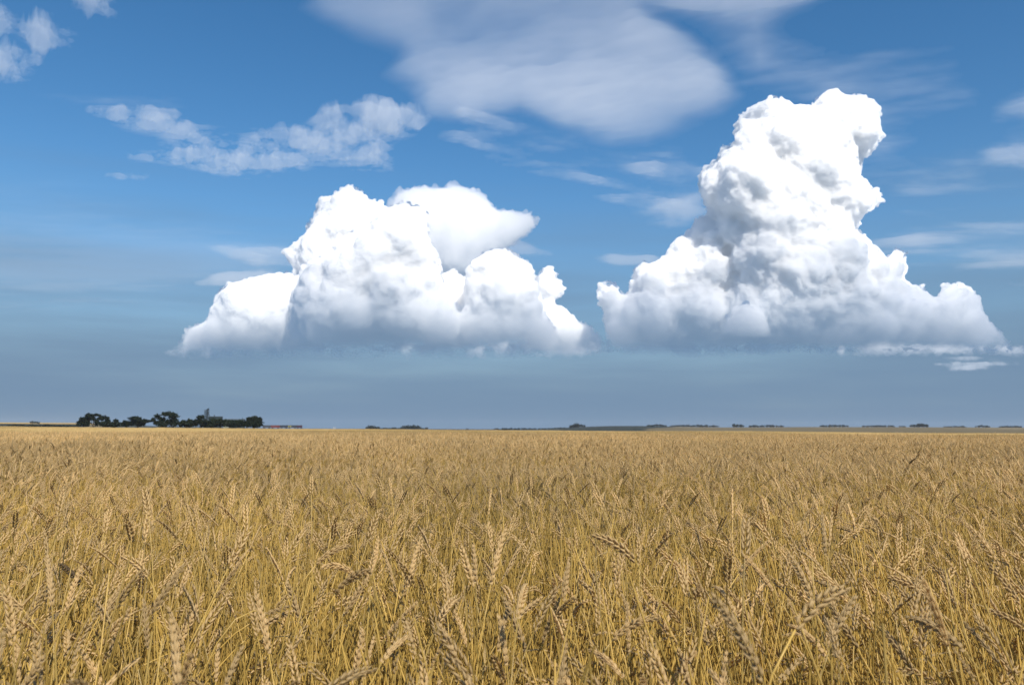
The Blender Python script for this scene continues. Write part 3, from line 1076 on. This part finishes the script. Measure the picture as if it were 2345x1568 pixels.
def leaf_mesh(mb, P0, dirn, length, w, g, seg=7, m=2):
    d = norm(np.array(dirn, float))
    side = norm(np.cross(d, np.array([g.normal() * .4, g.normal() * .4, 1.0])))
    p = np.array(P0, float)
    V = []
    drop = .16 + .22 * g.random()
    tw = g.normal() * .35
    for i in range(seg):
        u = i / (seg - 1)
        ww = w * math.sin(math.pi * min(.98, .18 + .82 * u)) * .5 + .0004
        sd = norm(side * math.cos(tw * i) + np.cross(d, side) * math.sin(tw * i))
        V += [p - sd * ww, p + sd * ww]
        p = p + d * length / (seg - 1)
        d = norm(d + np.array([0, 0, -drop - .05 * i]))
    mb.add(V, [(2 * i, 2 * i + 1, 2 * i + 3, 2 * i + 2) for i in range(seg - 1)], m)


def random_shape(g, hmul=1.0, low=False):
    """stem base at origin, wind towards +Y: returns ear base, start and end direction of the ear, its length"""
    a = rad(g.normal() * 42)
    wind = np.array([math.sin(a), math.cos(a), 0])
    if g.random() < .13:
        wind = -wind
    h = (.80 + .05 * g.normal()) * hmul * (.82 if low else 1)
    lean = rad(abs(g.normal() * 7 + 13))
    top = np.array([0, 0, 1]) * h * math.cos(lean) + wind * h * math.sin(lean)
    k = g.random()
    t0 = lean + rad(8 + 18 * g.random())
    if k < .72:
        t1 = t0 + rad(4 + 18 * g.random())
    elif k < .96:
        t0 += rad(14 + 12 * g.random())
        t1 = t0 + rad(20 + 35 * g.random())
    else:
        t0 += rad(45 + 30 * g.random())
        t1 = t0 + rad(30 + 40 * g.random())
    d0 = np.array([0, 0, math.cos(t0)]) + wind * math.sin(t0)
    d1 = np.array([0, 0, math.cos(t1)]) + wind * math.sin(t1)
    return top, d0, d1, .070 + .024 * g.random()


def stem_curve(top, d0, n):
    h = np.linalg.norm(top)
    return bez(np.zeros(3), np.array([0, 0, h * .45]) + top * .05, top - d0 * h * .22, top, n)


def stalk_parts(top, d0, d1, el, g, ear_m=1, bare=False, nleaf=1, fat=1.0):
    s = MB()
    C = stem_curve(top, d0, 12)
    s.tube(C, np.linspace(.0019, .0011, 12), 5)
    e = MB()
    if not bare:
        ear_mesh(e, top, d0, d1, el, g, 0, 0, fat)
    lf = MB()
    for i in range(nleaf):
        k = int(g.integers(4, 8))
        a = g.random() * 6.28
        leaf_mesh(lf, C[k], (math.cos(a) * .7, math.sin(a) * .7, .75), .12 + .12 * g.random(), .0065, g, 7, 0)
    return s, e, lf


def put_stalk(loc, meshes, label, group, rz=0.0, sc_=1.0, flip=1):
    r = empty('wheat_stalk', loc)
    r.rotation_euler.z = rz
    r.scale = (sc_ * flip, sc_, sc_)
    tag(r, label, 'wheat stalk', group)
    for nm, me_ in meshes:
        if me_ is not None:
            o = link(nm, me_, r)
    return r


GROUP = 'ripe wheat stalks nearest the camera'
# ears measured in the photograph: base and tip (2345-px picture), kind
HERO = [(30, 1478, 14, 1350, 'e'), (120, 1388, 110, 1278, 'e'), (260, 1398, 325, 1308, 'e'), (345, 1408, 415, 1303, 'e'), (495, 1368, 547, 1293, 'e'),
        (590, 1455, 570, 1363, 'e'), (690, 1433, 660, 1338, 'e'), (700, 1408, 755, 1358, 'e'), (840, 1328, 880, 1258, 'e'), (810, 1568, 830, 1448, 'e'),
        (905, 1543, 908, 1438, 'e'), (950, 1508, 925, 1418, 'e'), (985, 1533, 1018, 1463, 'e'), (1090, 1563, 1000, 1438, 'e'), (1080, 1468, 1075, 1383, 'e'),
        (160, 1568, 178, 1483, 'e'), (400, 1563, 360, 1518, 'e'), (185, 1338, 140, 1293, 'd'), (628, 1413, 648, 1448, 'd'), (590, 1415, 665, 1388, 'e'),
        (1297, 1353, 1302, 1283, 'e'), (1172, 1428, 1237, 1370, 'e'), (1322, 1383, 1277, 1318, 'e'), (1417, 1368, 1410, 1273, 'e'), (1517, 1408, 1472, 1343, 'e'),
        (1517, 1538, 1482, 1448, 'e'), (1772, 1353, 1702, 1268, 'e'), (1942, 1368, 1867, 1328, 'e'), (2007, 1433, 1952, 1398, 'e'), (1877, 1468, 1797, 1453, 'e'),
        (1637, 1458, 1617, 1408, 'e'), (1787, 1563, 1837, 1503, 'e'), (1947, 1548, 1907, 1473, 'e'), (2147, 1563, 2047, 1533, 'e'), (2187, 1303, 2150, 1265, 'e'),
        (2287, 1518, 2212, 1428, 'e'), (2237, 1568, 2187, 1488, 'e'), (1472, 1568, 1467, 1503, 'e'), (1217, 1568, 1172, 1493, 'e'), (1282, 1568, 1257, 1503, 'e'),
        (1412, 1453, 1357, 1460, 'e'), (2042, 1348, 2032, 1288, 'e'), (2337, 1383, 2267, 1293, 'e'), (1860, 1430, 1860, 1283, 's'), (1975, 1193, 1968, 1170, 'd')]
HLAB = {0: 'large out of focus wheat ear standing upright at the left edge',
        17: 'dark brown wheat ear tilted left, in the left of the field',
        18: 'dark brown wheat ear hanging down beside a pale horizontal ear',
        29: 'pale wheat ear lying almost level, right of centre near the bottom',
        33: 'wheat ear lying almost level at the bottom near the right corner',
        40: 'hooked wheat ear pointing left, right of the middle near the bottom',
        43: 'bare shiny straw without an ear standing straight right of centre',
        44: 'dark brown wheat ear standing up in the right middle distance'}
hero_xy = []
for hi_, (xb, yb, xt, yt, kd) in enumerate(HERO):
    g = np.random.default_rng(500 + hi_)
    lp = max(45, math.hypot(xt - xb, yt - yb))
    ym = (yb + yt) / 2
    sl = (ym - 982) / F
    d = .088 * F / lp
    d = float(np.clip(d, (EYE - .98) / sl, (EYE - .78) / sl))
    if kd == 's':
        d = 1.25
    rb, rt = ray(xb, yb), ray(xt, yt)
    B = np.array([0, 0, EYE]) + rb * d / rb[1]
    tilt = 1 + (.03 if kd != 's' else 0) * g.random()
    Tp = np.array([0, 0, EYE]) + rt * d * tilt / rt[1]
    ax = Tp - B
    el = np.linalg.norm(ax)
    ax = norm(ax)
    if kd == 's':
        B = Tp
        d0 = norm(np.array([.0, .02, 1.0]))
        d1 = d0
    else:
        side = norm(np.array([ax[0], ax[1], 0]) + 1e-6)
        bend = .16 if ax[2] > .25 else .45
        d0 = norm(ax + np.array([0, 0, bend]))
        d1 = norm(ax - np.array([0, 0, bend]))
    foot = np.array([B[0] - d0[0] * .28 + .02 * g.normal(), B[1] - max(-.1, d0[1]) * .3 - .04 + .02 * g.normal(), 0.0])
    s, e, lf = stalk_parts(B - foot, d0, d1, el, g, 1, kd == 's', int(g.integers(0, 2)), min(1.25, el / .085))
    mats_e = m_brown if kd == 'd' else m_ear
    parts = [('stem', s.mesh('stem', [m_stem], True))]
    if e.n:
        parts.append(('ear', e.mesh('ear', [mats_e], True)))
    if lf.n:
        parts.append(('leaf', lf.mesh('leaf', [m_dry])))
    hero_xy.append(B[:2])
    lab = HLAB.get(hi_, 'ripe golden wheat stalk with a full ear close to the camera')
    put_stalk(foot.tolist(), parts, lab, None if hi_ in HLAB else GROUP)

variants = []
for i in range(40):
    g = np.random.default_rng(900 + i)
    top, d0, d1, el = random_shape(g)
    s, e, lf = stalk_parts(top, d0, d1, el, g, nleaf=int(g.integers(0, 2)), fat=.9 + .2 * g.random())
    variants.append([('stem', s.mesh('stem', [m_stem], True)), ('ear', e.mesh('ear', [m_ear], True)), ('leaf', lf.mesh('leaf', [m_dry]) if lf.n else None)])
g = np.random.default_rng(31)


def patch_mul(x, y):
    """wheat stands a little taller and shorter in patches"""
    m = 1 + .16 * (fbm(x, y, 2.6, 3, 300) - .5)
    for (px_, py_, dd, rx, ry, am) in ((1600, 1075, 4.6, .55, .55, .17), (1150, 1032, 8.0, 2.0, 1.2, .12), (1960, 1062, 5.6, .7, .6, .13), (620, 1060, 6.5, 1.2, .8, .06)):
        r_ = ray(px_, py_)
        cx, cy_ = r_[0] * dd, dd
        m = m - am * np.exp(-((x - cx) / rx) ** 2 - ((y - cy_) / ry) ** 2)
    return m


n_near = 300 - len(HERO)
pts, tries = [], 0
while len(pts) < n_near:
    tries += 1
    az = (g.random() - .5) * 2 * rad(35.5)
    r = math.sqrt(.62 ** 2 + g.random() * (1.95 ** 2 - .62 ** 2))
    q = np.array([math.sin(az) * r, math.cos(az) * r])
    if all(((q - p_) ** 2).sum() > .035 ** 2 for p_ in pts[-200:]):
        pts.append(q)
        i = int(g.integers(len(variants)))
        s_ = float(patch_mul(q[0], q[1])) * (.9 + .14 * g.random())
        s_ = min(s_, (1.0 if r < .9 else 1.12))
        put_stalk((q[0], q[1] - .15, 0), variants[i], 'ripe golden wheat stalk with a full ear close to the camera', GROUP, rz=g.normal() * .35, sc_=s_, flip=1 if g.random() < .5 else -1)

# everything else in the field: too many to count
SRC = {}


def source(kind, i, me_):
    SRC.setdefault(kind, bpy.data.collections.new('wheat_' + kind))
    o = bpy.data.objects.new(f'wheat_{kind}_{i:02d}', me_)
    SRC[kind].objects.link(o)


for i in range(22):
    g = np.random.default_rng(1500 + i)
    mb = MB()
    top, d0, d1, el = random_shape(g, low=i % 3 == 2)
    C = stem_curve(top, d0, 8)
    mb.tube(C, np.linspace(.0019, .0011, 8), 4, 0, False)
    if i % 11 != 10:
        ear_mesh(mb, top, d0, d1, el, g, 1, 1)
    for q in range(int(g.integers(0, 2))):
        a = g.random() * 6.28
        leaf_mesh(mb, C[int(g.integers(2, 6))], (math.cos(a) * .7, math.sin(a) * .7, .75), .1 + .12 * g.random(), .006, g, 6, 2)
    source('stalk', i, mb.mesh('wheat_stalk_mass', WM, True))
for i in range(12):
    g = np.random.default_rng(1700 + i)
    mb = MB()
    for q in range(3):
        hgt = .52 + .3 * g.random()
        top = np.array([g.normal() * .07, g.normal() * .08 + .08, hgt])
        C = stem_curve(top, norm(top + np.array([g.normal() * .1, .1, 0])), 6)
        off = np.array([g.normal() * .03, g.normal() * .03, 0])
        mb.tube(C + off, np.linspace(.0019, .0012, 6), 4, 0, False)
        for w_ in range(1 if q == 0 else 0):
            a = g.random() * 6.28
            leaf_mesh(mb, C[int(g.integers(1, 5))] + off, (math.cos(a), math.sin(a), .5), .1 + .1 * g.random(), .006, g, 5, 2)
    source('straw', i, mb.mesh('wheat_straw_mass', WM, True))
for i in range(16):
    g = np.random.default_rng(1900 + i)
    mb = MB()
    for q in range(9):
        top, d0, d1, el = random_shape(g)
        off = np.array([(g.random() - .5) * .24, (g.random() - .5) * .24, 0])
        C = stem_curve(top, d0, 6)[1:]
        mb.tube(C + off, np.linspace(.0019, .0012, 5), 3, 0, False)
        ear_mesh(mb, top + off, d0, d1, el, g, 1, 1) if q % 2 == 0 else far_ear(mb, top + off, d0, d1, el, g)
        if q % 2:
            a = g.random() * 6.28
            leaf_mesh(mb, C[2] + off, (math.cos(a) * .7, math.sin(a) * .7, .75), .14, .007, g, 4, 2)
    source('clump', i, mb.mesh('wheat_clump_mass', WM, True))
for i in range(12):
    g = np.random.default_rng(2100 + i)
    mb = MB()
    for q in range(16):
        top, d0, d1, el = random_shape(g)
        off = np.array([(g.random() - .5) * .7, (g.random() - .5) * .5, 0])
        C = stem_curve(top, d0, 5)[2:]
        mb.tube(C + off, [.0022, .002, .0016], 3, 0, False)
        far_ear(mb, top + off, d0, d1, el * 1.1, g)
    source('tuft', i, mb.mesh('wheat_tuft_mass', WM, True))


def scatter(name, kind, P, rz, scl, n_src, label):
    me_ = bpy.data.meshes.new(name)
    me_.vertices.add(len(P))
    me_.vertices.foreach_set('co', P.astype(np.float32).ravel())
    rot = np.zeros((len(P), 3), np.float32)
    rot[:, 2] = rz
    a = me_.attributes.new('turn', 'FLOAT_VECTOR', 'POINT')
    a.data.foreach_set('vector', rot.ravel())
    a = me_.attributes.new('size', 'FLOAT_VECTOR', 'POINT')
    a.data.foreach_set('vector', scl.astype(np.float32).ravel())
    a = me_.attributes.new('pick', 'INT', 'POINT')
    a.data.foreach_set('value', np.random.default_rng(5).integers(0, n_src, len(P)).astype(np.int32))
    X_, Y_ = P[:, 0], P[:, 1]
    rp = .62 * (fbm(X_ * .35, Y_, 9.0, 3, 510) - .5) + .42 * (fbm(X_, Y_, 2.2, 2, 520) - .5)
    a = me_.attributes.new('ripe', 'FLOAT', 'POINT')
    a.data.foreach_set('value', rp.astype(np.float32))
    o = link(name, me_)
    ng = bpy.data.node_groups.new(name, 'GeometryNodeTree')
    ng.interface.new_socket('Geometry', in_out='INPUT', socket_type='NodeSocketGeometry')
    ng.interface.new_socket('Geometry', in_out='OUTPUT', socket_type='NodeSocketGeometry')
    N = ng.nodes
    gi, go = N.new('NodeGroupInput'), N.new('NodeGroupOutput')
    ci = N.new('GeometryNodeCollectionInfo')
    ci.inputs['Collection'].default_value = SRC[kind]
    ci.inputs['Separate Children'].default_value = True
    ci.inputs['Reset Children'].default_value = True
    ip = N.new('GeometryNodeInstanceOnPoints')
    ip.inputs['Pick Instance'].default_value = True

    def attr(nm, ty):
        q = N.new('GeometryNodeInputNamedAttribute')
        q.data_type = ty
        q.inputs['Name'].default_value = nm
        return q.outputs[0]
    ng.links.new(gi.outputs[0], ip.inputs['Points'])
    ng.links.new(ci.outputs[0], ip.inputs['Instance'])
    ng.links.new(attr('pick', 'INT'), ip.inputs['Instance Index'])
    er = N.new('FunctionNodeEulerToRotation')
    ng.links.new(attr('turn', 'FLOAT_VECTOR'), er.inputs[0])
    ng.links.new(er.outputs[0], ip.inputs['Rotation'])
    ng.links.new(attr('size', 'FLOAT_VECTOR'), ip.inputs['Scale'])
    ng.links.new(ip.outputs[0], go.inputs[0])
    md = o.modifiers.new('wheat', 'NODES')
    md.node_group = ng
    return tag(o, label, 'wheat', kind='stuff')


def ring(r0, r1, half, dens, g, fall=0.0):
    n = int(half * (r1 ** 2 - r0 ** 2) * dens)
    az = (g.random(n) - .5) * 2 * half
    r = np.sqrt(r0 ** 2 + g.random(n) * (r1 ** 2 - r0 ** 2))
    x, y = np.sin(az) * r, np.cos(az) * r
    if fall:
        k = g.random(n) < (r0 / r) ** fall
        x, y = x[k], y[k]
    return x, y


def spread(name, kind, parts, n_src, label, smin=.92, smax=1.1, turn=.35):
    g = np.random.default_rng(abs(hash(kind)) % 1000 if False else len(kind) * 37)
    X = np.concatenate([q[0] for q in parts])
    Y = np.concatenate([q[1] for q in parts])
    s = patch_mul(X, Y) * (smin + (smax - smin) * g.random(len(X)))
    scl = np.stack([s * np.where(g.random(len(X)) < .5, 1, -1), s, s], -1)
    P = np.stack([X, Y, terrain(X, Y)], -1)
    scatter(name, kind, P, g.normal(size=len(X)) * turn, scl, n_src, label)


g = np.random.default_rng(64)
FW = rad(42)
# filler between the near stalks, also behind and beside the camera
ax_, ay_ = ring(.25, 2.0, math.pi, 60, g)
k_ = (np.abs(np.arctan2(ax_, ay_)) > rad(40)) & (np.hypot(ax_, ay_) > .35)
near_out = (ax_[k_], ay_[k_])
spread('wheat_field', 'stalk', [ring(1.75, 6.5, rad(48), 190, g), ring(1.2, 1.9, rad(40), 40, g), near_out], 22, 'dense ripe wheat behind the nearest stalks', .90, 1.08)
spread('wheat_straw', 'straw', [ring(.45, 2.6, rad(48), 330, g), ring(2.6, 8.0, rad(44), 170, g)], 12, 'golden straw and dry leaves low between the wheat stalks', .85, 1.15, 1.5)
spread('wheat_field', 'clump', [ring(6.2, 16, FW, 30, g)], 16, 'ripe wheat in the middle distance', .92, 1.08)
spread('wheat_field', 'tuft', [ring(15, 36, FW, 9, g), ring(36, 55, FW, 6, g, 3)], 12, 'far wheat running back to the edge of the field', .95, 1.08)

# closed canopy of the far wheat, seen edge on
m_can, nt, p = new_mat('wheat_canopy')
p.inputs['Specular IOR Level'].default_value = 0.0
p.inputs['Roughness'].default_value = .8
geo = nt.nodes.new('ShaderNodeNewGeometry')
n1 = nt.nodes.new('ShaderNodeTexNoise')
n1.inputs['Scale'].default_value = 2.5
n1.inputs['Detail'].default_value = 8
n2 = nt.nodes.new('ShaderNodeTexNoise')
n2.inputs['Scale'].default_value = .03
n2.inputs['Detail'].default_value = 3
for q in (n1, n2):
    nt.links.new(geo.outputs['Position'], q.inputs['Vector'])
r1 = nt.nodes.new('ShaderNodeValToRGB')
r1.color_ramp.elements[0].position = .35
r1.color_ramp.elements[0].color = (.33, .22, .078, 1)
r1.color_ramp.elements[1].position = .65
r1.color_ramp.elements[1].color = (.48, .34, .15, 1)
nt.links.new(n1.outputs[0], r1.inputs[0])
mr = nt.nodes.new('ShaderNodeMapRange')
for i, v in ((1, .42), (2, .58), (3, .62), (4, 1.15)):
    mr.inputs[i].default_value = v
nt.links.new(n2.outputs[0], mr.inputs[0])
vm = nt.nodes.new('ShaderNodeVectorMath')
vm.operation = 'SCALE'
nt.links.new(r1.outputs[0], vm.inputs[0])
nt.links.new(mr.outputs[0], vm.inputs['Scale'])
nt.links.new(vm.outputs[0], p.inputs['Base Color'])
azc = np.linspace(-rad(48), rad(48), 420)
rc = np.geomspace(7, R_EDGE + 12, 220)
A, Rr = np.meshgrid(azc, rc)
cx_, cy_ = np.sin(A) * Rr, np.cos(A) * Rr
cz = terrain(cx_, cy_) + CANOPY - .20 + .24 * sstep(6, 26, Rr) + (fbm(cx_, cy_, .9, 3, 410) - .5) * .14
cz[-1] -= 1.2
nr, na = A.shape
idx = np.arange(nr * na).reshape(nr, na)
quads = np.stack([idx[:-1, :-1], idx[1:, :-1], idx[1:, 1:], idx[:-1, 1:]], -1).reshape(-1, 4)
quads = quads[:, ::-1]
tag(link('wheat_field', mesh_from('wheat_canopy', np.stack([cx_, cy_, cz], -1).reshape(-1, 3), quads, [m_can], smooth=True)), 'golden top of the wheat far out in the field', 'wheat', kind='stuff')

# ------------------------------------------------------------------ summer haze over the land
m_haze = bpy.data.materials.new('summer_haze')
m_haze.use_nodes = True
nt = m_haze.node_tree
nt.nodes.clear()
o_ = nt.nodes.new('ShaderNodeOutputMaterial')
pv = nt.nodes.new('ShaderNodeVolumePrincipled')
pv.inputs['Color'].default_value = (.80, .88, 1.0, 1)
pv.inputs['Density'].default_value = 3.5e-5
pv.inputs['Density Attribute'].default_value = ''
nt.links.new(pv.outputs[0], o_.inputs['Volume'])
mb = MB()
zlo = float(gz.min()) - 1.0
mb.box((0, 0, (zlo + 60) / 2), (12400, 12400, 60 - zlo))
tag(mb.build('haze', m_haze), kind='stuff')
